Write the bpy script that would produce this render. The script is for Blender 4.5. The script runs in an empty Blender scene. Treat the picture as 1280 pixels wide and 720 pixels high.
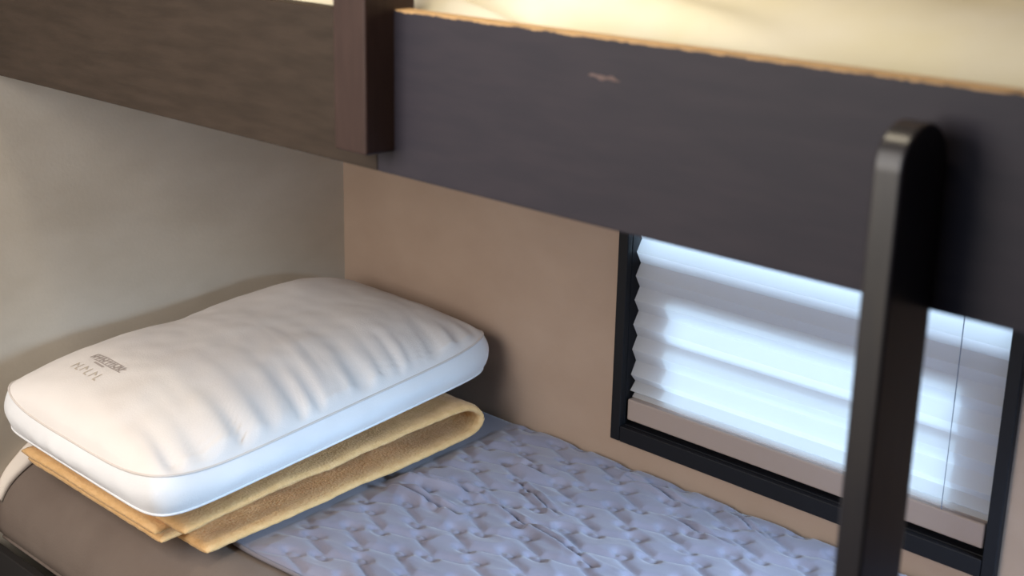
import bpy, bmesh, math, random
from mathutils import Vector, noise
random.seed(4)
S = bpy.context.scene
COL = S.collection
Z0 = 1.15                       # height of the underside of the upper bunk's side board
D = 0.710                       # distance of the side board's front from the window wall
ZB = Z0 - 0.6445                # top of the lower mattress


# ------------------------------------------------------------------ helpers
def link(name, me, mat=None, parent=None, smooth=False):
    o = bpy.data.objects.new(name, me)
    COL.objects.link(o)
    if mat:
        me.materials.append(mat)
    if parent:
        o.parent = parent
        o.matrix_parent_inverse = parent.matrix_world.inverted()
    if smooth:
        for p in me.polygons:
            p.use_smooth = True
    return o


def pd(name, verts, faces, mat, parent=None, smooth=False):
    me = bpy.data.meshes.new(name)
    me.from_pydata([tuple(v) for v in verts], [], faces)
    me.update()
    bm = bmesh.new(); bm.from_mesh(me)
    bmesh.ops.recalc_face_normals(bm, faces=bm.faces)
    bm.to_mesh(me); bm.free()
    return link(name, me, mat, parent, smooth)


def fin(name, bm, mat, parent=None, smooth=False):
    bmesh.ops.recalc_face_normals(bm, faces=bm.faces)
    me = bpy.data.meshes.new(name)
    bm.to_mesh(me); bm.free()
    return link(name, me, mat, parent, smooth)


def box(bm, lo, hi):
    xs = [bm.verts.new((x, y, z)) for x in (lo[0], hi[0]) for y in (lo[1], hi[1]) for z in (lo[2], hi[2])]
    for f in ((0, 1, 3, 2), (4, 6, 7, 5), (0, 4, 5, 1), (2, 3, 7, 6), (0, 2, 6, 4), (1, 5, 7, 3)):
        bm.faces.new([xs[i] for i in f])


def bevel(o, w=0.003, seg=3):
    m = o.modifiers.new('bevel', 'BEVEL'); m.width = w; m.segments = seg; m.limit_method = 'ANGLE'
    for p in o.data.polygons:
        p.use_smooth = True
    try:
        m.harden_normals = True
    except Exception:
        pass
    return o


def tube(bm, pts, r, seg=8, closed=False):
    pts = [Vector(p) for p in pts]
    n = len(pts); rings = []
    for i, p in enumerate(pts):
        a = pts[(i - 1) % n] if (closed or i > 0) else p
        b = pts[(i + 1) % n] if (closed or i < n - 1) else p
        t = (b - a).normalized()
        s = t.cross(Vector((0, 0, 1)))
        if s.length < 1e-4:
            s = t.cross(Vector((1, 0, 0)))
        s.normalize(); u = s.cross(t)
        rings.append([bm.verts.new(p + s * math.cos(k * 2 * math.pi / seg) * r + u * math.sin(k * 2 * math.pi / seg) * r) for k in range(seg)])
    for i in range(n if closed else n - 1):
        A, B = rings[i], rings[(i + 1) % n]
        for k in range(seg):
            bm.faces.new((A[k], A[(k + 1) % seg], B[(k + 1) % seg], B[k]))
    if not closed:
        bm.faces.new(rings[0]); bm.faces.new(rings[-1])


def prism_x(bm, prof, x0, x1):
    """profile of (y, z) points extruded along x"""
    a = [bm.verts.new((x0, y, z)) for y, z in prof]
    b = [bm.verts.new((x1, y, z)) for y, z in prof]
    n = len(prof)
    for i in range(n):
        bm.faces.new((a[i], a[(i + 1) % n], b[(i + 1) % n], b[i]))
    bm.faces.new(a); bm.faces.new(b)


def thing(name, label, cat, loc=(0, 0, 0), group=None):
    o = bpy.data.objects.new(name, None); COL.objects.link(o)
    o.empty_display_size = 0.05
    o.location = loc
    o['label'] = label; o['category'] = cat
    if group:
        o['group'] = group
    bpy.context.view_layer.update()
    return o


def tag(o, label, cat, group=None):
    o['label'] = label; o['category'] = cat
    if group:
        o['group'] = group
    return o


def struct(o):
    o['kind'] = 'structure'
    return o


# ------------------------------------------------------------------ materials
def mat(name, col, rough=0.8, spec=0.3, col2=None, nscale=20, stretch=(1, 1, 1), bump=0.0, bscale=200, bstretch=(1, 1, 1), sheen=0.0, lo=0.35, hi=0.65, detail=4):
    m = bpy.data.materials.new(name); m.use_nodes = True
    nt = m.node_tree; N = nt.nodes; L = nt.links
    b = N['Principled BSDF']
    b.inputs['Base Color'].default_value = (*col, 1)
    b.inputs['Roughness'].default_value = rough
    b.inputs['Specular IOR Level'].default_value = spec
    if sheen:
        b.inputs['Sheen Weight'].default_value = sheen
        b.inputs['Sheen Roughness'].default_value = 0.5
    tc = N.new('ShaderNodeTexCoord')
    if col2:
        mp = N.new('ShaderNodeMapping'); mp.inputs['Scale'].default_value = stretch
        L.new(tc.outputs['Object'], mp.inputs['Vector'])
        nz = N.new('ShaderNodeTexNoise'); nz.inputs['Scale'].default_value = nscale; nz.inputs['Detail'].default_value = detail
        L.new(mp.outputs['Vector'], nz.inputs['Vector'])
        cr = N.new('ShaderNodeValToRGB')
        cr.color_ramp.elements[0].position = lo; cr.color_ramp.elements[0].color = (*col, 1)
        cr.color_ramp.elements[1].position = hi; cr.color_ramp.elements[1].color = (*col2, 1)
        L.new(nz.outputs['Fac'], cr.inputs['Fac'])
        L.new(cr.outputs['Color'], b.inputs['Base Color'])
        m['ramp'] = cr.name
    if bump:
        mp2 = N.new('ShaderNodeMapping'); mp2.inputs['Scale'].default_value = bstretch
        L.new(tc.outputs['Object'], mp2.inputs['Vector'])
        n2 = N.new('ShaderNodeTexNoise'); n2.inputs['Scale'].default_value = bscale; n2.inputs['Detail'].default_value = 3
        L.new(mp2.outputs['Vector'], n2.inputs['Vector'])
        bp = N.new('ShaderNodeBump'); bp.inputs['Strength'].default_value = bump; bp.inputs['Distance'].default_value = 0.002
        L.new(n2.outputs['Fac'], bp.inputs['Height'])
        L.new(bp.outputs['Normal'], b.inputs['Normal'])
    return m


def worn_lit(m, ztop, edge, depth=0.004):
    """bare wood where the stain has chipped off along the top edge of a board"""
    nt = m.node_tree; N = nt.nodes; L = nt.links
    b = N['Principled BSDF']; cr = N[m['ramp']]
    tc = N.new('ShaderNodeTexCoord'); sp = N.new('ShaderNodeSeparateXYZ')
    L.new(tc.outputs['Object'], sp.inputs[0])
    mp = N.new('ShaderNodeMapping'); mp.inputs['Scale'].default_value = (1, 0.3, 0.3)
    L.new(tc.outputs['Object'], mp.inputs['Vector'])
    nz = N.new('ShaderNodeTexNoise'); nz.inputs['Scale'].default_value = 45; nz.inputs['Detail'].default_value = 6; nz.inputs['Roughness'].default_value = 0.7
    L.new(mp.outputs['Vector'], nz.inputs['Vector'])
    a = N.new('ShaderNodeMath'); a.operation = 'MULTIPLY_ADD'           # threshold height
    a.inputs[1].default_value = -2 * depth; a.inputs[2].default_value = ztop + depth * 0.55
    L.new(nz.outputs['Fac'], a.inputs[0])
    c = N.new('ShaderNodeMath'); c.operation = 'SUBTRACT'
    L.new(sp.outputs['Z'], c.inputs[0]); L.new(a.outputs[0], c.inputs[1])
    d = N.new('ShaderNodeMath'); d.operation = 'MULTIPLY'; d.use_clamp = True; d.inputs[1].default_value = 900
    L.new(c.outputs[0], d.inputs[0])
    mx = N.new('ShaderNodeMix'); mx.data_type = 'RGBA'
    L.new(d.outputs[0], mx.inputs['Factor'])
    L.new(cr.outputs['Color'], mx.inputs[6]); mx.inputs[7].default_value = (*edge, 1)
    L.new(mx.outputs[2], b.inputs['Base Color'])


M = {}
M['wall'] = mat('beige_wall_panel', (0.49, 0.435, 0.36), 0.75, 0.25, (0.55, 0.495, 0.42), 6, (1, 1, 2), bump=0.12, bscale=160)
M['wall2'] = mat('wall_panel_browned', (0.40, 0.290, 0.220), 0.75, 0.25, (0.44, 0.325, 0.25), 5, (1, 1, 1.5), bump=0.12, bscale=160)  # same panel as the left wall; browner light on it put into the colour
M['floor'] = mat('floor_vinyl', (0.10, 0.075, 0.055), 0.5, 0.3, (0.15, 0.11, 0.08), 8, (1, 8, 1))
M['ceiling'] = mat('ceiling_panel', (0.62, 0.58, 0.52), 0.9, 0.1)
M['darkwall'] = mat('dark_unseen_wall', (0.05, 0.04, 0.035), 0.6, 0.2)  # kept dark so that little light bounces back
M['wood'] = mat('dark_stained_wood', (0.032, 0.022, 0.016), 0.5, 0.25, (0.045, 0.031, 0.023), 14, (1, 6, 6), bump=0.1, bscale=60, bstretch=(1, 8, 8))
M['woodR'] = mat('cool_tinted_board', (0.030, 0.027, 0.038), 0.5, 0.25, (0.036, 0.031, 0.042), 14, (1, 6, 6), bump=0.1, bscale=60, bstretch=(1, 8, 8))  # bluish cast of the cool light put into the stain colour
worn_lit(M['woodR'], Z0 + 0.1785, (0.62, 0.40, 0.20))
M['post'] = mat('reddish_stained_wood', (0.040, 0.022, 0.019), 0.5, 0.25, (0.050, 0.028, 0.024), 14, (6, 6, 1))
M['rail'] = mat('ladder_stained_wood', (0.020, 0.019, 0.025), 0.30, 0.45, (0.028, 0.025, 0.028), 14, (6, 6, 1))
M['base'] = mat('black_bunk_panel', (0.02, 0.018, 0.018), 0.7, 0.2)
M['black'] = mat('black_plastic_frame', (0.006, 0.006, 0.008), 0.55, 0.25)
M['mattress'] = mat('taupe_ticking', (0.165, 0.128, 0.108), 0.9, 0.1, (0.19, 0.15, 0.127), 9, bump=0.25, bscale=300)
M['quilt'] = mat('grey_lilac_microfibre', (0.205, 0.20, 0.265), 0.6, 0.35, (0.24, 0.232, 0.30), 12, bump=0.2, bscale=500, sheen=0.25)
M['bind'] = mat('quilt_edge_binding', (0.20, 0.185, 0.21), 0.8, 0.2)
M['pillow'] = mat('white_cotton', (0.80, 0.75, 0.725), 0.85, 0.15, (0.83, 0.785, 0.76), 10, bump=0.15, bscale=400)
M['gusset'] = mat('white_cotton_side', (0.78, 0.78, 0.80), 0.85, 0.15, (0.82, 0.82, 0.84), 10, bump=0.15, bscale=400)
M['piping'] = mat('pillow_piping', (0.68, 0.62, 0.585), 0.85, 0.1)
M['print'] = mat('grey_print', (0.47, 0.41, 0.385), 0.9, 0.1)
M['printl'] = mat('pale_print', (0.60, 0.53, 0.45), 0.9, 0.1)
M['blanket'] = mat('tan_fleece', (0.69, 0.42, 0.185), 0.95, 0.05, (0.76, 0.48, 0.23), 60, (1, 1, 2), bump=0.9, bscale=230, sheen=0.12)
M['cream'] = mat('cream_bedding', (0.74, 0.685, 0.50), 0.9, 0.1, (0.80, 0.76, 0.65), 5, bump=0.1, bscale=300)
M['sheet'] = mat('white_mattress_cover', (0.7, 0.66, 0.6), 0.9, 0.1)
M['pale'] = mat('pale_cotton_tape', (0.80, 0.72, 0.64), 0.9, 0.1)
M['taupe'] = mat('taupe_plastic_rail', (0.36, 0.285, 0.25), 0.5, 0.3)
M['cord'] = mat('grey_blue_cord', (0.18, 0.22, 0.30), 0.8, 0.1)
M['sash'] = mat('lilac_lightened_sash', (0.6, 0.57, 0.66), 0.5, 0.4)  # pale lilac worked into the colour to soften its shade on the blind
M['chip'] = mat('bare_scratched_wood', (0.19, 0.135, 0.13), 0.7, 0.2, (0.12, 0.085, 0.08), 60, (1, 2, 2))

# translucent pleated cloth
m = bpy.data.materials.new('translucent_pleated_cloth'); m.use_nodes = True
nt = m.node_tree; nt.nodes.clear()
out = nt.nodes.new('ShaderNodeOutputMaterial'); mx = nt.nodes.new('ShaderNodeMixShader'); mx.inputs[0].default_value = 0.35
tr = nt.nodes.new('ShaderNodeBsdfTranslucent'); tr.inputs[0].default_value = (0.80, 0.84, 0.86, 1)
df = nt.nodes.new('ShaderNodeBsdfDiffuse'); df.inputs[0].default_value = (0.80, 0.80, 0.80, 1)
nt.links.new(tr.outputs[0], mx.inputs[1]); nt.links.new(df.outputs[0], mx.inputs[2]); nt.links.new(mx.outputs[0], out.inputs[0])
M['cloth'] = m
m = bpy.data.materials.new('window_glass'); m.use_nodes = True
nt = m.node_tree; nt.nodes.clear()
out = nt.nodes.new('ShaderNodeOutputMaterial'); mx = nt.nodes.new('ShaderNodeMixShader'); mx.inputs[0].default_value = 0.06
tr = nt.nodes.new('ShaderNodeBsdfTransparent'); tr.inputs[0].default_value = (0.95, 0.98, 1, 1)
gl = nt.nodes.new('ShaderNodeBsdfGlossy'); gl.inputs['Roughness'].default_value = 0.02
nt.links.new(tr.outputs[0], mx.inputs[1]); nt.links.new(gl.outputs[0], mx.inputs[2]); nt.links.new(mx.outputs[0], out.inputs[0])
M['glass'] = m

# ------------------------------------------------------------------ room shell
CEIL = Z0 + 0.98
XR = 2.45; YF = -3.0
bm = bmesh.new(); box(bm, (-0.1, YF, -0.08), (XR + 0.1, 0.06, 0)); struct(fin('floor', bm, M['floor']))
bm = bmesh.new(); box(bm, (-0.1, YF, CEIL), (XR + 0.1, 0.06, CEIL + 0.06)); struct(fin('ceiling', bm, M['ceiling']))
bm = bmesh.new(); box(bm, (-0.06, YF, 0), (0, 0, CEIL)); struct(fin('wall_left', bm, M['wall']))
bm = bmesh.new(); box(bm, (XR, YF, 0), (XR + 0.06, 0, CEIL)); struct(fin('wall_right_unseen', bm, M['darkwall']))  # unseen wall, added to keep light off the right-hand faces
# window wall with its opening
WX0, WX1, WZ0, WZ1 = 0.722, 1.376, Z0 - 0.580, Z0 - 0.150
bm = bmesh.new()
box(bm, (-0.06, 0, 0), (WX0, 0.045, CEIL)); box(bm, (WX1, 0, 0), (XR + 0.06, 0.045, CEIL))
box(bm, (WX0, 0, 0), (WX1, 0.045, WZ0)); box(bm, (WX0, 0, WZ1), (WX1, 0.045, CEIL))
struct(fin('wall_back', bm, M['wall2']))

# ------------------------------------------------------------------ window
win = bpy.data.objects.new('window_1', None); COL.objects.link(win)
win.location = (1.049, 0, Z0 - 0.6); win['kind'] = 'structure'; win['label'] = 'black framed window in the beige wall under the upper bunk'
bpy.context.view_layer.update()


def ring(bm, x0, x1, z0, z1, w, y0, y1, wb=None):
    wb = wb or w
    box(bm, (x0, y0, z0), (x0 + w, y1, z1)); box(bm, (x1 - w, y0, z0), (x1, y1, z1))
    box(bm, (x0 + w, y0, z0), (x1 - w, y1, z0 + wb)); box(bm, (x0 + w, y0, z1 - w), (x1 - w, y1, z1))


bm = bmesh.new()
ring(bm, 0.709, 1.391, Z0 - 0.5945, Z0 - 0.135, 0.020, -0.012, 0.0, 0.028)
ring(bm, WX0, WX1, WZ0, WZ1, 0.007, 0.0, 0.06, 0.014)
bevel(fin('window_frame', bm, M['black'], win), 0.002, 2)
bm = bmesh.new()
SY0, SY1 = 0.040, 0.056
ring(bm, WX0 + 0.008, WX1 - 0.008, WZ0 + 0.014, Z0 - 0.272, 0.070, SY0, SY1, 0.052)
fin('sash', bm, M['sash'], win)
bm = bmesh.new(); box(bm, (0.79, SY0 + 0.002, Z0 - 0.420), (1.34, SY1 - 0.002, Z0 - 0.407))
fin('meeting_rail', bm, M['sash'], win)
bm = bmesh.new(); box(bm, (WX0 + 0.007, 0.0485, WZ0 + 0.014), (WX1 - 0.007, 0.0515, WZ1 - 0.007))
fin('pane', bm, M['glass'], win)

# ------------------------------------------------------------------ pleated blind
bl = thing('pleated_blind', 'white translucent pleated blind with taupe bottom rail, drawn down inside the black window frame', 'blind', (1.05, 0.012, Z0 - 0.16))
BX0, BX1 = 0.733, 1.3665
zt, zbm = Z0 - 0.166, Z0 - 0.520
zs = []
z = Z0 - 0.507
edges = [0.507, 0.479, 0.435, 0.392, 0.350, 0.309, 0.269, 0.228, 0.187]
pts = [(0.0125, zbm)]
lastz = 0.520
for e in edges:
    pts.append((0.0185, Z0 - (lastz + e) / 2)); pts.append((0.0065, Z0 - e)); lastz = e
pts.append((0.0125, zt))
V, F = [], []
fine = []
for i in range(len(pts) - 1):
    for k in range(6):
        t = k / 6.0
        fine.append((pts[i][0] * (1 - t) + pts[i + 1][0] * t, pts[i][1] * (1 - t) + pts[i + 1][1] * t))
fine.append(pts[-1])
NX = 60
for (y, z) in fine:
    for j in range(NX + 1):
        x = BX0 + (BX1 - BX0) * j / NX
        V.append((x, y + 0.0006 * noise.noise(Vector((x * 14, z * 40, 0))), z))
for i in range(len(fine) - 1):
    for j in range(NX):
        a = i * (NX + 1) + j
        F.append((a, a + 1, a + NX + 2, a + NX + 1))
pd('pleated_cloth', V, F, M['cloth'], bl)
bm = bmesh.new(); box(bm, (BX0 - 0.001, 0.002, Z0 - 0.5585), (BX1 - 0.003, 0.026, Z0 - 0.521))
bevel(fin('bottom_rail', bm, M['taupe'], bl), 0.003, 2)
bm = bmesh.new(); box(bm, (BX0, 0.003, Z0 - 0.1660), (BX1, 0.028, Z0 - 0.1575))
fin('head_rail', bm, M['taupe'], bl)
for cx in (1.298,):
    bm = bmesh.new()
    tube(bm, [(cx, 0.0020, zt), (cx + 0.0005, 0.0018, Z0 - 0.35), (cx, 0.0020, Z0 - 0.5205)], 0.0007, 6)
    fin('cord', bm, M['cord'], bl)

# ------------------------------------------------------------------ upper bunk
ub = thing('upper_bunk', 'dark stained wooden upper bunk with chipped side board across the top', 'bunk bed', (0.95, -D / 2, Z0))
bm = bmesh.new(); box(bm, (0.002, -D, Z0), (0.935, -D + 0.025, Z0 + 0.1705)); bevel(fin('side_board', bm, M['wood'], ub), 0.002, 2)
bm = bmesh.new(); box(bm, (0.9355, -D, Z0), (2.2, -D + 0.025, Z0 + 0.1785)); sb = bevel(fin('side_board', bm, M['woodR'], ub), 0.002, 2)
sb['label'] = 'side board with bare wood and painted-in lit gold along its chipped top edge'
bm = bmesh.new(); box(bm, (0.002, -D + 0.0255, Z0 + 0.005), (2.2, -0.002, Z0 + 0.024)); fin('bunk_deck', bm, M['wood'], ub)
bm = bmesh.new(); box(bm, (0.911, -D - 0.040, Z0 + 0.0265), (0.9645, -D + 0.030, Z0 + 0.50)); po = bevel(fin('post', bm, M['post'], ub), 0.003, 2)
po['label'] = 'reddish brown upright post'
# scratch in the stain: an irregular sliver just proud of the board
sv = []
n = 14
for i in range(n + 1):
    t = i / n
    x = 1.2385 + 0.0385 * t
    zc = Z0 + 0.1425 - 0.0012 * t + 0.0008 * math.sin(t * 11)
    h = 0.0028 * math.sin(math.pi * t) ** 0.6 * (0.7 + 0.3 * math.sin(t * 17 + 1)) + 0.0003
    sv += [(x, -D - 0.0004, zc + h), (x, -D - 0.0004, zc - h * 0.8)]
sc_ = pd('scratch', sv, [(2 * i, 2 * i + 2, 2 * i + 3, 2 * i + 1) for i in range(n)], M['chip'], ub)
sc_['label'] = 'pale scratch in the dark stain'

# upper mattress
bm = bmesh.new(); box(bm, (0.012, -D + 0.034, Z0 + 0.0245), (2.19, -0.008, Z0 + 0.135))
um = bevel(fin('upper_mattress', bm, M['sheet']), 0.03, 5)
tag(um, 'thin mattress lying on the upper bunk under the cream bedding', 'mattress')

# cream bedding on the upper bunk
V, F = [], []
nx, ny = 220, 140
CX0, CX1, CY0, CY1 = 0.02, 2.18, -D + 0.040, -0.015


def cream_z(x, y):
    v = (y - CY0) / (CY1 - CY0)
    e = min(1, max(0, v / 0.22)); e2 = min(1, max(0, (1 - v) / 0.1))
    rise = math.sin(e * math.pi / 2) ** 0.8
    h = 0.150 + rise * (0.060 + 0.055 * v)
    s = (x - 1.03) * 0.21 + (y + 0.605)                   # one long diagonal fold
    h -= 0.034 * math.exp(-(s / 0.017) ** 2) * min(1, max(0, (1.45 - x) / 0.2))
    h += 0.012 * math.exp(-((s - 0.040) / 0.025) ** 2) * min(1, max(0, (1.5 - x) / 0.2))
    s2 = (x - 1.62) * 0.5 + (y + 0.40)
    h -= 0.020 * math.exp(-(s2 / 0.05) ** 2) * rise
    h += 0.010 * noise.noise(Vector((x * 3, y * 5, 2))) * rise + 0.003 * noise.noise(Vector((x * 11, y * 14, 5)))
    return Z0 + max(0.1355, h * e2 + 0.140 * (1 - e2))


for i in range(nx + 1):
    for j in range(ny + 1):
        x = CX0 + (CX1 - CX0) * i / nx; y = CY0 + (CY1 - CY0) * j / ny
        V.append((x, y, cream_z(x, y)))
for i in range(nx):
    for j in range(ny):
        a = i * (ny + 1) + j
        F.append((a, a + 1, a + ny + 2, a + ny + 1))
nb = len(V)
rim = [i * (ny + 1) for i in range(nx + 1)] + [nx * (ny + 1) + j for j in range(1, ny + 1)] + [i * (ny + 1) + ny for i in range(nx - 1, -1, -1)] + [j for j in range(ny - 1, 0, -1)]
for r_ in rim:
    V.append((V[r_][0], V[r_][1], Z0 + 0.1353))
k = len(rim)
for q in range(k):
    F.append((rim[q], rim[(q + 1) % k], nb + (q + 1) % k, nb + q))
F.append([nb + q for q in range(k)])
cr_ = pd('cream_comforter', V, F, M['cream'], smooth=True)
tag(cr_, 'cream comforter with a soft diagonal fold, on the upper bunk behind the side board', 'comforter')

# ------------------------------------------------------------------ ladder
ld = thing('bunk_ladder', 'dark wooden bunk ladder whose round topped rail stands in front of the window', 'ladder', (1.77, -D - 0.035, 0))


def ladder_rail(x0, x1):
    bm = bmesh.new()
    yf, yb, ztop, r = -D - 0.0705, -D - 0.0012, Z0 + 0.154, 0.0346
    prof = [(yf, 0.0005), (yb, 0.0005)]
    for k in range(0, 25):
        a = math.pi * k / 24
        prof.append(((yf + yb) / 2 + math.cos(a) * r, ztop - r + math.sin(a) * r))
    prism_x(bm, prof, x0, x1)
    return bevel(fin('rail', bm, M['rail'], ld), 0.003, 3)


ladder_rail(1.5800, 1.6045)
ladder_rail(1.935, 1.9595)
for zr in (0.20, 0.46, 0.72):
    bm = bmesh.new(); box(bm, (1.6046, -D - 0.062, zr - 0.012), (1.9349, -D - 0.010, zr + 0.012))
    bevel(fin('rung', bm, M['rail'], ld), 0.003, 2)

# ------------------------------------------------------------------ lower bunk
bb = thing('bunk_platform', 'black boxed platform carrying the lower bunk mattress', 'bunk platform', (0.95, -0.37, 0))
bm = bmesh.new(); box(bm, (0.004, -0.779, 0.0), (1.572, -0.764, ZB - 0.134)); bevel(fin('front_panel', bm, M['base'], bb), 0.002, 2)
bm = bmesh.new(); box(bm, (1.615, -0.700, 0.0), (2.19, -0.681, ZB - 0.1485)); fin('front_panel', bm, M['base'], bb)
bm = bmesh.new(); box(bm, (1.558, -0.7635, 0.0), (1.572, -0.681, ZB - 0.1485)); fin('return_panel', bm, M['base'], bb)
bm = bmesh.new(); box(bm, (0.004, -0.680, ZB - 0.167), (2.19, -0.004, ZB - 0.1485)); fin('deck', bm, M['base'], bb)


def front_y(x):
    t = min(1, max(0, (x - 0.55) / 0.6)); t = t * t * (3 - 2 * t)
    return -0.757 + 0.057 * t


def top_drop(x, y):
    """height of the mattress top below ZB at (x, y)"""
    r = 0.10; yc = front_y(x) + r
    if y >= yc:
        return 0.0
    d = min(r, yc - y)
    return -(r - math.sqrt(max(0, r * r - d * d)))


TH = 0.148
V, F = [], []
nx = 96
prof_n = None
for i in range(nx + 1):
    x = 0.004 + (2.186 - 0.004) * i / nx
    fy = front_y(x); r = 0.10
    ring_ = [(-0.004, ZB - TH), (-0.004, ZB - 0.012), (-0.008, ZB - 0.003), (-0.016, ZB)]
    yc = fy + r
    for k in range(1, 9):
        ring_.append((-0.016 + (yc + 0.016) * k / 9.0, ZB))
    for k in range(0, 31):
        a = math.pi / 2 * k / 30
        ring_.append((yc - r * math.sin(a), ZB - r + r * math.cos(a)))
    ring_ += [(fy - 0.001, ZB - 0.108), (fy + 0.003, ZB - 0.124), (fy + 0.014, ZB - 0.139), (fy + 0.032, ZB - TH)]
    n = len(ring_)
    V += [(x, y, z) for y, z in ring_]
for i in range(nx):
    for k in range(n):
        a, b = i * n + k, i * n + (k + 1) % n
        F.append((a, b, b + n, a + n))
F.append(list(range(n))); F.append([nx * n + k for k in range(n)])
mt = thing('lower_mattress', 'taupe grey mattress of the lower bunk with a rounded front edge', 'mattress', (1.0, -0.37, ZB - TH))
pd('mattress_body', V, F, M['mattress'], mt, smooth=True)
bm = bmesh.new()
tube(bm, [(x * 0.02 + 0.005, front_y(x * 0.02) + 0.009, ZB - 0.135) for x in range(0, 109)], 0.003, 8)
fin('mattress_piping', bm, M['mattress'], mt, True)

# quilted coverlet: real stitched relief
QX0, QX1, QY0, QY1 = 0.010, 2.10, -0.630, -0.010
CRE = [(0.474, -0.328, 0.661, -0.269, 0.007, 0.010),
       (0.515, -0.347, 0.690, -0.345, 0.007, 0.009),
       (0.661, -0.269, 0.947, -0.318, 0.005, 0.005),
       (0.650, -0.185, 0.801, -0.235, 0.005, 0.005),
       (0.780, -0.047, 0.927, -0.062, 0.005, 0.006),
       (0.910, -0.112, 1.043, -0.123, 0.005, 0.005),
       (0.606, -0.140, 0.695, -0.138, 0.010, 0.006),
       (0.959, -0.028, 1.068, -0.067, 0.004, 0.004)]


def seg_d(x, y, c):
    dx, dy = c[2] - c[0], c[3] - c[1]
    t = max(0, min(1, ((x - c[0]) * dx + (y - c[1]) * dy) / (dx * dx + dy * dy)))
    return math.hypot(x - c[0] - t * dx, y - c[1] - t * dy), math.sin(math.pi * (0.08 + 0.84 * t))


# stitch lines: overhanging S waves in rows, as a periodic distance field
QL, QP = 0.112, 0.112          # period along x, two rows along y
curve = []
for row in (0, 1):
    for k in range(150):
        tau = 2 * math.pi * k / 150
        cx_ = QL * (tau / (2 * math.pi)) + 0.025 * math.sin(2 * tau) + (0.020 if row else 0)
        cy_ = 0.056 * row + 0.0235 * math.sin(tau)
        curve.append((cx_ % QL, cy_ % QP))
TNX, TNY = 64, 64
TILE = []
for i in range(TNX):
    rowv = []
    for j in range(TNY):
        px_, py_ = QL * i / TNX, QP * j / TNY
        best = 1.0
        for (a_, b_) in curve:
            dx = abs(px_ - a_); dx = min(dx, QL - dx)
            dy = abs(py_ - b_); dy = min(dy, QP - dy)
            q_ = dx * dx + dy * dy
            if q_ < best:
                best = q_
        rowv.append(math.sqrt(best))
    TILE.append(rowv)


def stitch_d(x, y):
    fx = (x / QL) % 1.0 * TNX; fy = (y / QP) % 1.0 * TNY
    i, j = int(fx) % TNX, int(fy) % TNY
    tx, ty = fx - int(fx), fy - int(fy)
    i1, j1 = (i + 1) % TNX, (j + 1) % TNY
    return (TILE[i][j] * (1 - tx) + TILE[i1][j] * tx) * (1 - ty) + (TILE[i][j1] * (1 - tx) + TILE[i1][j1] * tx) * ty


def quilt_z(x, y):
    wx = x + 0.009 * noise.noise(Vector((x * 7, y * 7, 3)))
    wy = y + 0.008 * noise.noise(Vector((x * 7, y * 7, 9)))
    puff = 1 - math.exp(-(stitch_d(wx, wy) / 0.0065) ** 1.5)
    h = 0.0025 + 0.0074 * puff
    h += 0.0022 * (noise.noise(Vector((x * 6, y * 9, 7))) + 0.25 * noise.noise(Vector((x * 16, y * 22, 1))))
    nr = 1 - abs(noise.noise(Vector((x * 9 + y * 6, y * 20 - x * 5, 4))))
    h += 0.0022 * nr ** 6
    nr2 = 1 - abs(noise.noise(Vector((x * 7 + y * 9, y * 42 - x * 7, 11))))
    h += 0.0008 * nr2 ** 5
    if 0.5 < x < 1.15:
        for c in CRE:
            if abs(x - (c[0] + c[2]) / 2) < 0.2:
                d, w = seg_d(x, y, c)
                h += 1.5 * w * c[5] * (0.9 * math.exp(-((d - c[4] * 1.3) / (c[4] * 1.1)) ** 2) - 0.8 * math.exp(-(d / (c[4] * .6)) ** 2))
    cov = min(1, max(0, (0.582 - x + 0.09 * (-0.7 - y)) / 0.04))       # pressed flat under the blanket
    h = h * (1 - cov) + 0.0016 * cov
    e = min(1, (y - QY0) / 0.014, (QY1 - y) / 0.01 + 0.2, (x - QX0) / 0.014, (QX1 - x) / 0.014)
    e = max(0, e)
    h = 0.0046 + (max(h, 0.0008)) * (0.25 + 0.75 * math.sqrt(e))
    return ZB + h + top_drop(x, y)


V, F = [], []
xs = [QX0 + 0.0032 * i for i in range(int((1.35 - QX0) / 0.0032))]
while xs[-1] < QX1 - 0.008:
    xs.append(xs[-1] + 0.008)
xs.append(QX1)
ny = 194
ysq = [QY0 + (QY1 - QY0) * j / ny for j in range(ny + 1)]
for x in xs:
    wob = 0.004 * math.sin(x * 9) + 0.002 * math.sin(x * 31)
    for y in ysq:
        V.append((x, y + wob * (1 - (y - QY0) / (QY1 - QY0)), quilt_z(x, y)))
nx = len(xs) - 1
for i in range(nx):
    for j in range(ny):
        a = i * (ny + 1) + j
        F.append((a, a + 1, a + ny + 2, a + ny + 1))
nb = len(V)
rim = [i * (ny + 1) for i in range(nx + 1)] + [nx * (ny + 1) + j for j in range(1, ny + 1)] + [i * (ny + 1) + ny for i in range(nx - 1, -1, -1)] + [j for j in range(ny - 1, 0, -1)]
for r_ in rim:
    v = V[r_]
    V.append((v[0], v[1], ZB + top_drop(v[0], v[1]) + 0.0034))
k = len(rim)
for q in range(k):
    F.append((rim[q], rim[(q + 1) % k], nb + (q + 1) % k, nb + q))
qt = thing('quilted_coverlet', 'grey lilac quilted coverlet stitched in wavy rows, spread over the lower mattress', 'coverlet', (1.0, -0.32, ZB))
pd('quilted_cloth', V, F, M['quilt'], qt, smooth=True)
bm = bmesh.new()
tube(bm, [(x, QY0 + 0.004 * math.sin(x * 9) + 0.002 * math.sin(x * 31), ZB + 0.0060 + top_drop(x, QY0)) for x in xs[::6]], 0.0036, 8)
bd = fin('edge_binding', bm, M['bind'], qt, True)

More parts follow.
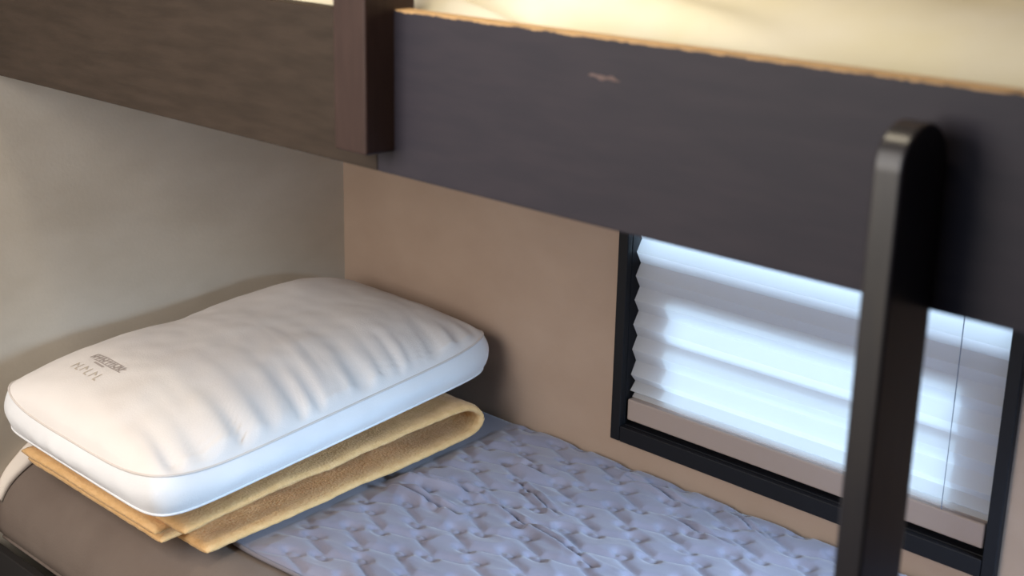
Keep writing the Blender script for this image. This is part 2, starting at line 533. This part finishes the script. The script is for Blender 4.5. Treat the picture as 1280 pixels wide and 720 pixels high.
# pale strip of cloth at the wall end of the mattress
V, F = [], []
for i in range(25):
    y = -0.648 - 0.104 * i / 24
    h = top_drop(0.0, y); wv = 0.003 * math.sin(y * 90)
    g = 0.6 + 0.4 * math.sin(math.pi * i / 24)
    V += [(0.0015, y, ZB + h + 0.022 * g + wv), (0.010 * g, y - 0.002, ZB + h + 0.024 * g + wv), (0.024 * g, y - 0.002, ZB + h + 0.014 * g + wv), (0.034 * g, y, ZB + h + 0.0035), (0.0015, y, ZB + h + 0.0035)]
for i in range(24):
    for k in range(5):
        F.append((i * 5 + k, i * 5 + (k + 1) % 5, i * 5 + 5 + (k + 1) % 5, i * 5 + 5 + k))
F.append([0, 1, 2, 3, 4]); F.append([24 * 5 + k for k in range(5)])
ps = pd('cloth_strip', V, F, M['pale'], smooth=True)
tag(ps, 'pale strip of cloth tucked between mattress corner and left wall', 'cloth strip')

# ------------------------------------------------------------------ folded tan blanket
bk = thing('folded_blanket', 'tan fleece blanket folded into a flat stack under the white pillow', 'blanket', (0.30, -0.40, ZB))


def sweep_layer(name, line, th, xa, xb, seed, nx=44, slant=0.0):
    """sheet of cloth: centre line in (y, h) swept along x, with thickness, rounded hems and a little unevenness"""
    # resample the centre line evenly
    P = [Vector((a, b)) for a, b in line]
    for _ in range(3):
        Q = [P[0]]
        for a, b in zip(P, P[1:]):
            Q += [a * .75 + b * .25, a * .25 + b * .75]
        Q.append(P[-1]); P = Q
    L_ = [0]
    for a, b in zip(P, P[1:]):
        L_.append(L_[-1] + (b - a).length)
    ns = max(20, int(L_[-1] / 0.010)); R = []; j = 0
    for i in range(ns + 1):
        s = L_[-1] * i / ns
        while j < len(P) - 2 and L_[j + 1] < s:
            j += 1
        t = (s - L_[j]) / max(1e-9, L_[j + 1] - L_[j])
        R.append(P[j].lerp(P[j + 1], t))
    V, F = [], []
    prof = []
    for i, p in enumerate(R):
        tng = (R[min(i + 1, ns)] - R[max(i - 1, 0)]).normalized()
        nrm = Vector((-tng.y, tng.x))
        prof.append((p, nrm))
    for ix in range(nx + 1):
        u = ix / nx
        eu = min(u, 1 - u) * nx
        f = math.sqrt(min(1, (eu + 0.25) / 2.0)) if eu < 2 else 1.0
        for side in (1, -1):
            for i in (range(ns + 1) if side == 1 else range(ns, -1, -1)):
                p, nrm = prof[i]
                es = min(i, ns - i)
                fe = 0.55 if es == 0 else 1.0
                y, h = p
                h += 0.0070
                x = xa + (xb - xa) * u + slant * (y + 0.7) * (0.3 + 0.7 * u)
                x += 0.004 * noise.noise(Vector((y * 12, i * .02, seed))) * (1 if u > .5 else .6)
                q = Vector((x * 11, y * 11, seed * 3.1 + h * 8))
                tt = th * 0.5 * f * fe * (1 + 0.30 * noise.noise(q * 1.5))
                oy = y + nrm.x * tt * side
                oh = h + nrm.y * tt * side + 0.0025 * noise.noise(q)
                oh += 0.0012 * noise.noise(Vector((x * 70, oy * 70, seed)))
                V.append((x, oy, ZB + oh))
    m_ = 2 * (ns + 1)
    for ix in range(nx):
        for i in range(m_):
            a, b = ix * m_ + i, ix * m_ + (i + 1) % m_
            F.append((a, b, b + m_, a + m_))
    for ix in (0, nx):
        for i in range(ns):
            a = ix * m_ + i; b = ix * m_ + m_ - 1 - i
            F.append((a, a + 1, b - 1, b))
    return pd(name, V, F, M['blanket'], bk, smooth=True)


# outer fold: bottom run, round loop at the window end, top run
BT = 0.014
outer = [(-0.700, 0.0175), (-0.60, 0.0175), (-0.45, 0.0175), (-0.28, 0.018), (-0.19, 0.0185), (-0.135, 0.020), (-0.105, 0.036), (-0.110, 0.058), (-0.14, 0.071), (-0.19, 0.073), (-0.27, 0.072), (-0.45, 0.070), (-0.62, 0.069), (-0.735, 0.060)]
sweep_layer('outer_fold', outer, BT, 0.095, 0.545, 1, slant=-0.07)
inner = [(-0.742, 0.030), (-0.60, 0.037), (-0.40, 0.039), (-0.30, 0.042), (-0.245, 0.048), (-0.30, 0.056), (-0.40, 0.054), (-0.60, 0.053), (-0.752, 0.047)]
sweep_layer('inner_fold', inner, 0.013, 0.105, 0.492, 2, slant=-0.07)

# ------------------------------------------------------------------ pillow
pw = thing('bed_pillow', 'white gusseted bed pillow with grey printed mark, lying on the folded tan blanket', 'pillow', (0.28, -0.38, ZB + 0.085))
# corners (s, t): s across the pillow (+1 towards the foot), t along it (+1 towards the window wall)
PC = {(1, -1): (0.566, -0.783), (1, 1): (0.462, -0.038), (-1, -1): (0.052, -0.760), (-1, 1): (0.022, -0.024)}
HL = {(1, -1): 0.104, (1, 1): 0.114, (-1, -1): 0.090, (-1, 1): 0.114}
HU = {(1, -1): 0.150, (1, 1): 0.168, (-1, -1): 0.134, (-1, 1): 0.157}


def bil(d, s, t):
    r = 0
    for (a, b), v in d.items():
        w = (1 + a * s) * (1 + b * t) / 4
        r = r + (Vector(v) * w if isinstance(v, tuple) else v * w) if not isinstance(r, int) or r != 0 else (Vector(v) * w if isinstance(v, tuple) else v * w)
    return r


def outline(a):
    n = 11.0
    c, s_ = math.cos(a), math.sin(a)
    k = (abs(c) ** n + abs(s_) ** n) ** (-1 / n)
    return c * k, s_ * k


def pillow_top(s, t):
    """height above ZB of the top panel"""
    rho = (abs(s) ** 11 + abs(t) ** 11) ** (1 / 11)
    up = bil(HU, s, t)
    es = 2.4 if s > 0 else 4.0
    dome = (max(0, 1 - abs(s) ** es) ** (0.62 if s > 0 else 0.42)) * (max(0, 1 - abs(t) ** (3.2 if t > 0 else 4.0)) ** (0.5 if t > 0 else 0.42))
    h = up + 0.074 * dome
    h += 0.009 * math.exp(-((s + 0.6) / 0.45) ** 2 - ((t - 0.5) / 0.36) ** 2) * min(1, (1 - rho) / 0.12)
    h -= 0.003 * math.exp(-((t + 0.12) / 0.16) ** 2 - ((s + 0.75) / 0.35) ** 2) * min(1, (1 - rho) / 0.12)
    fade = min(1, (1 - rho) / 0.08)
    # gathers that run in from the long seam
    g = math.exp(-max(0, 0.98 - s) / 0.34) * min(1, (1 - rho) / 0.05)
    q = t * 9.5 + s * 1.1
    h += g * 0.0155 * (0.8 * noise.noise(Vector((q * 1.5, s * 0.8, 3.3))) + 0.75 * (0.5 - abs(noise.noise(Vector((q * 2.6, s * 0.7, 8.1))))) * math.exp(-max(0, 0.98 - s) / 0.3))
    h += fade * 0.004 * noise.noise(Vector((s * 2.2, t * 3.5, 1.2)))
    h += fade * 0.0012 * noise.noise(Vector((s * 6, t * 12, 6.2)))
    return h


NA = 288
ang = [2 * math.pi * i / NA for i in range(NA)]
OUT = [outline(a) for a in ang]


def ppos(s, t):
    p = bil(PC, s, t)
    return p.x, p.y


def grid_panel(name, hf, material, rings, parent):
    V, F = [], []
    for rho in rings:
        for (s, t) in OUT:
            x, y = ppos(s * rho, t * rho)
            V.append((x, y, ZB + hf(s * rho, t * rho)))
    x, y = ppos(0, 0); V.append((x, y, ZB + hf(0, 0)))
    for r in range(len(rings) - 1):
        for i in range(NA):
            a, b = r * NA + i, r * NA + (i + 1) % NA
            F.append((a, b, b + NA, a + NA))
    l = (len(rings) - 1) * NA
    for i in range(NA):
        F.append((l + i, l + (i + 1) % NA, len(V) - 1))
    return pd(name, V, F, material, parent, smooth=True)


rt = [1 - 0.5 * (k / 30) * (0.35 + 0.65 * k / 30) for k in range(31)]
rt += [0.5 * (1 - k / 22) for k in range(1, 22)]
grid_panel('top_panel', pillow_top, M['pillow'], rt, pw)
grid_panel('bottom_panel', lambda s, t: bil(HL, s, t) - 0.006 * (max(0, 1 - abs(s) ** 4) * max(0, 1 - abs(t) ** 4)) ** 0.5, M['gusset'], [1 - k / 16 for k in range(16)], pw)
V, F = [], []
ng = 10
cx, cy = ppos(0, 0)
for k in range(ng + 1):
    f = k / ng
    for i, (s, t) in enumerate(OUT):
        x, y = ppos(s, t)
        hl = bil(HL, s, t); hu = pillow_top(s, t)
        a = ang[i]
        bulge = math.sin(math.pi * f)
        o_ = 0.011 * bulge + 0.0022 * bulge * noise.noise(Vector((s * 9, t * 9, f * 2)))
        d = Vector((x - cx, (y - cy) * 0.45)); d.normalize()
        V.append((max(x + d.x * o_, 0.008), min(y + d.y * o_, -0.008), ZB + hl + (hu - hl) * f))
for k in range(ng):
    for i in range(NA):
        a, b = k * NA + i, k * NA + (i + 1) % NA
        F.append((a, b, b + NA, a + NA))
pd('gusset', V, F, M['gusset'], pw, smooth=True)
bm = bmesh.new(); tube(bm, [(*ppos(s, t), ZB + pillow_top(s, t)) for s, t in OUT], 0.0019, 8, True); fin('upper_piping', bm, M['piping'], pw, True)
bm = bmesh.new(); tube(bm, [(*ppos(s, t), ZB + bil(HL, s, t)) for s, t in OUT], 0.0022, 8, True); fin('lower_piping', bm, M['gusset'], pw, True)


# faded printed mark: illegible blurred strokes following the pillow's top
def st_from_xy(x, y):
    s = t = 0.0
    for _ in range(30):
        p = bil(PC, s, t)
        ex, ey = x - p.x, y - p.y
        s += ex / 0.23 * 0.9; t += ey / 0.36 * 0.9
    return s, t


def stroke(V, F, a, b, w):
    """strip from a to b, in label coordinates (metres): first along the pillow's short side, second along its long side"""
    n = max(2, int(math.hypot(b[0] - a[0], b[1] - a[1]) / 0.003))
    dx, dy = b[0] - a[0], b[1] - a[1]; l = math.hypot(dx, dy); px, py = -dy / l * w / 2, dx / l * w / 2
    base = len(V)
    for i in range(n + 1):
        f = i / n
        for sg in (1, -1):
            u0, v0 = a[0] + dx * f + px * sg, a[1] + dy * f + py * sg
            u, v = u0 * LBC - v0 * LBS, u0 * LBS + v0 * LBC
            x, y = LB0[0] + u, LB0[1] + v
            s, t = st_from_xy(x, y)
            V.append((x, y, ZB + pillow_top(s, t) + 0.0007))
    for i in range(n):
        F.append((base + 2 * i, base + 2 * i + 1, base + 2 * i + 3, base + 2 * i + 2))


LB0 = (0.158, -0.656)
LBC, LBS = math.cos(math.radians(-6)), math.sin(math.radians(-6))
V, F = [], []
rr = random.Random(3)
stroke(V, F, (0.006, 0.0195), (0.090, 0.020), 0.002)
stroke(V, F, (0.020, 0.0045), (0.112, 0.005), 0.002)
x = 0.004
while x < 0.11:
    w = rr.choice((0.006, 0.008, 0.010))
    stroke(V, F, (x, 0.005), (x, 0.020), 0.0032)
    stroke(V, F, (x, rr.uniform(0.008, 0.018)), (x + w, rr.uniform(0.008, 0.018)), 0.003)
    x += w + 0.002
stroke(V, F, (0.034, -0.001), (0.066, -0.001), 0.004)
pd('printed_mark', V, F, M['print'], pw)
V, F = [], []
x = 0.008
for k in range(6):
    stroke(V, F, (x, -0.030), (x, -0.014), 0.0026)
    if k % 2:
        stroke(V, F, (x, -0.030), (x + 0.009, -0.030), 0.0026)
    else:
        stroke(V, F, (x, -0.016), (x + 0.009, -0.022), 0.0026)
    x += 0.0165
pd('faded_lettering', V, F, M['printl'], pw)

# ------------------------------------------------------------------ light
W = bpy.data.worlds.new('world'); S.world = W; W.use_nodes = True
W.node_tree.nodes['Background'].inputs[0].default_value = (0.85, 0.90, 1.0, 1)
W.node_tree.nodes['Background'].inputs[1].default_value = 0.20


def area(name, loc, target, size, power, col, size_y=None):
    l = bpy.data.lights.new(name, 'AREA'); l.energy = power; l.color = col
    l.shape = 'RECTANGLE'; l.size = size; l.size_y = size_y or size
    o = bpy.data.objects.new(name, l); COL.objects.link(o); o.location = loc
    o.rotation_euler = (Vector(target) - Vector(loc)).to_track_quat('-Z', 'Y').to_euler()
    return o


area('daylight_outside', (1.05, 1.5, Z0 - 0.33), (1.05, 0, Z0 - 0.36), 0.22, 11, (0.58, 0.82, 1.0))
area('open_sky_outside', (1.05, 0.75, Z0 - 0.20), (1.05, 0, Z0 - 0.36), 1.6, 21, (0.62, 0.78, 1.0), 1.1)
foot = area('foot_fill', (2.15, -0.24, Z0 - 0.18), (1.40, -0.40, ZB), 0.36, 7.2, (0.54, 0.76, 1.0), 0.26)  # added cool fill for pillow and quilt; stands for no known window
foot.data.spread = math.radians(58)
lamp = area('ceiling_lamp', (1.13, -0.94, CEIL - 0.03), (1.0, -0.50, Z0), 0.13, 2.0, (1.0, 0.88, 0.66))
lamp.data.spread = math.radians(110)
area('room_light', (0.45, -2.75, Z0 - 0.20), (0.15, -0.4, Z0 - 0.35), 1.2, 6.5, (1.0, 0.87, 0.64))
area('pillow_fill', (0.66, -1.95, Z0 + 0.40), (0.45, -0.45, ZB + 0.1), 1.0, 22, (1.0, 0.93, 0.86))  # added raised fill for the pillow top, no actual window here
area('room_daylight', (1.15, -2.85, Z0 + 0.45), (1.3, -0.7, Z0), 0.9, 5, (0.55, 0.72, 1.0))

# ------------------------------------------------------------------ camera
from mathutils import Matrix
yaw, pitch, roll, fpx = 0.76592286, 0.29930417, 0.02165818, 1754.66329
fw = Vector((-math.sin(yaw) * math.cos(pitch), math.cos(yaw) * math.cos(pitch), -math.sin(pitch)))
rt_ = Vector((math.cos(yaw), math.sin(yaw), 0)); up_ = rt_.cross(fw)
r2 = rt_ * math.cos(roll) + up_ * math.sin(roll)
u2 = up_ * math.cos(roll) - rt_ * math.sin(roll)
cam = bpy.data.cameras.new('camera'); co = bpy.data.objects.new('camera', cam); COL.objects.link(co)
mw = Matrix.Identity(4)
for i in range(3):
    mw[i][0] = r2[i]; mw[i][1] = u2[i]; mw[i][2] = -fw[i]
mw[0][3], mw[1][3], mw[2][3] = 2.09631442, -1.69856027, Z0 + 0.336638793
co.matrix_world = mw
cam.sensor_width = 36; cam.lens = 36 * fpx / 1280
cam.clip_start = 0.05
cam.dof.use_dof = True; cam.dof.focus_distance = 2.2; cam.dof.aperture_fstop = 4.5
S.camera = co
S.view_settings.view_transform = 'Standard'
try:
    S.view_settings.look = 'None'
except Exception:
    pass
S.view_settings.exposure = 0.0
S.view_settings.gamma = 1.0
S.view_settings.use_curve_mapping = False
S.cycles.use_denoising = True
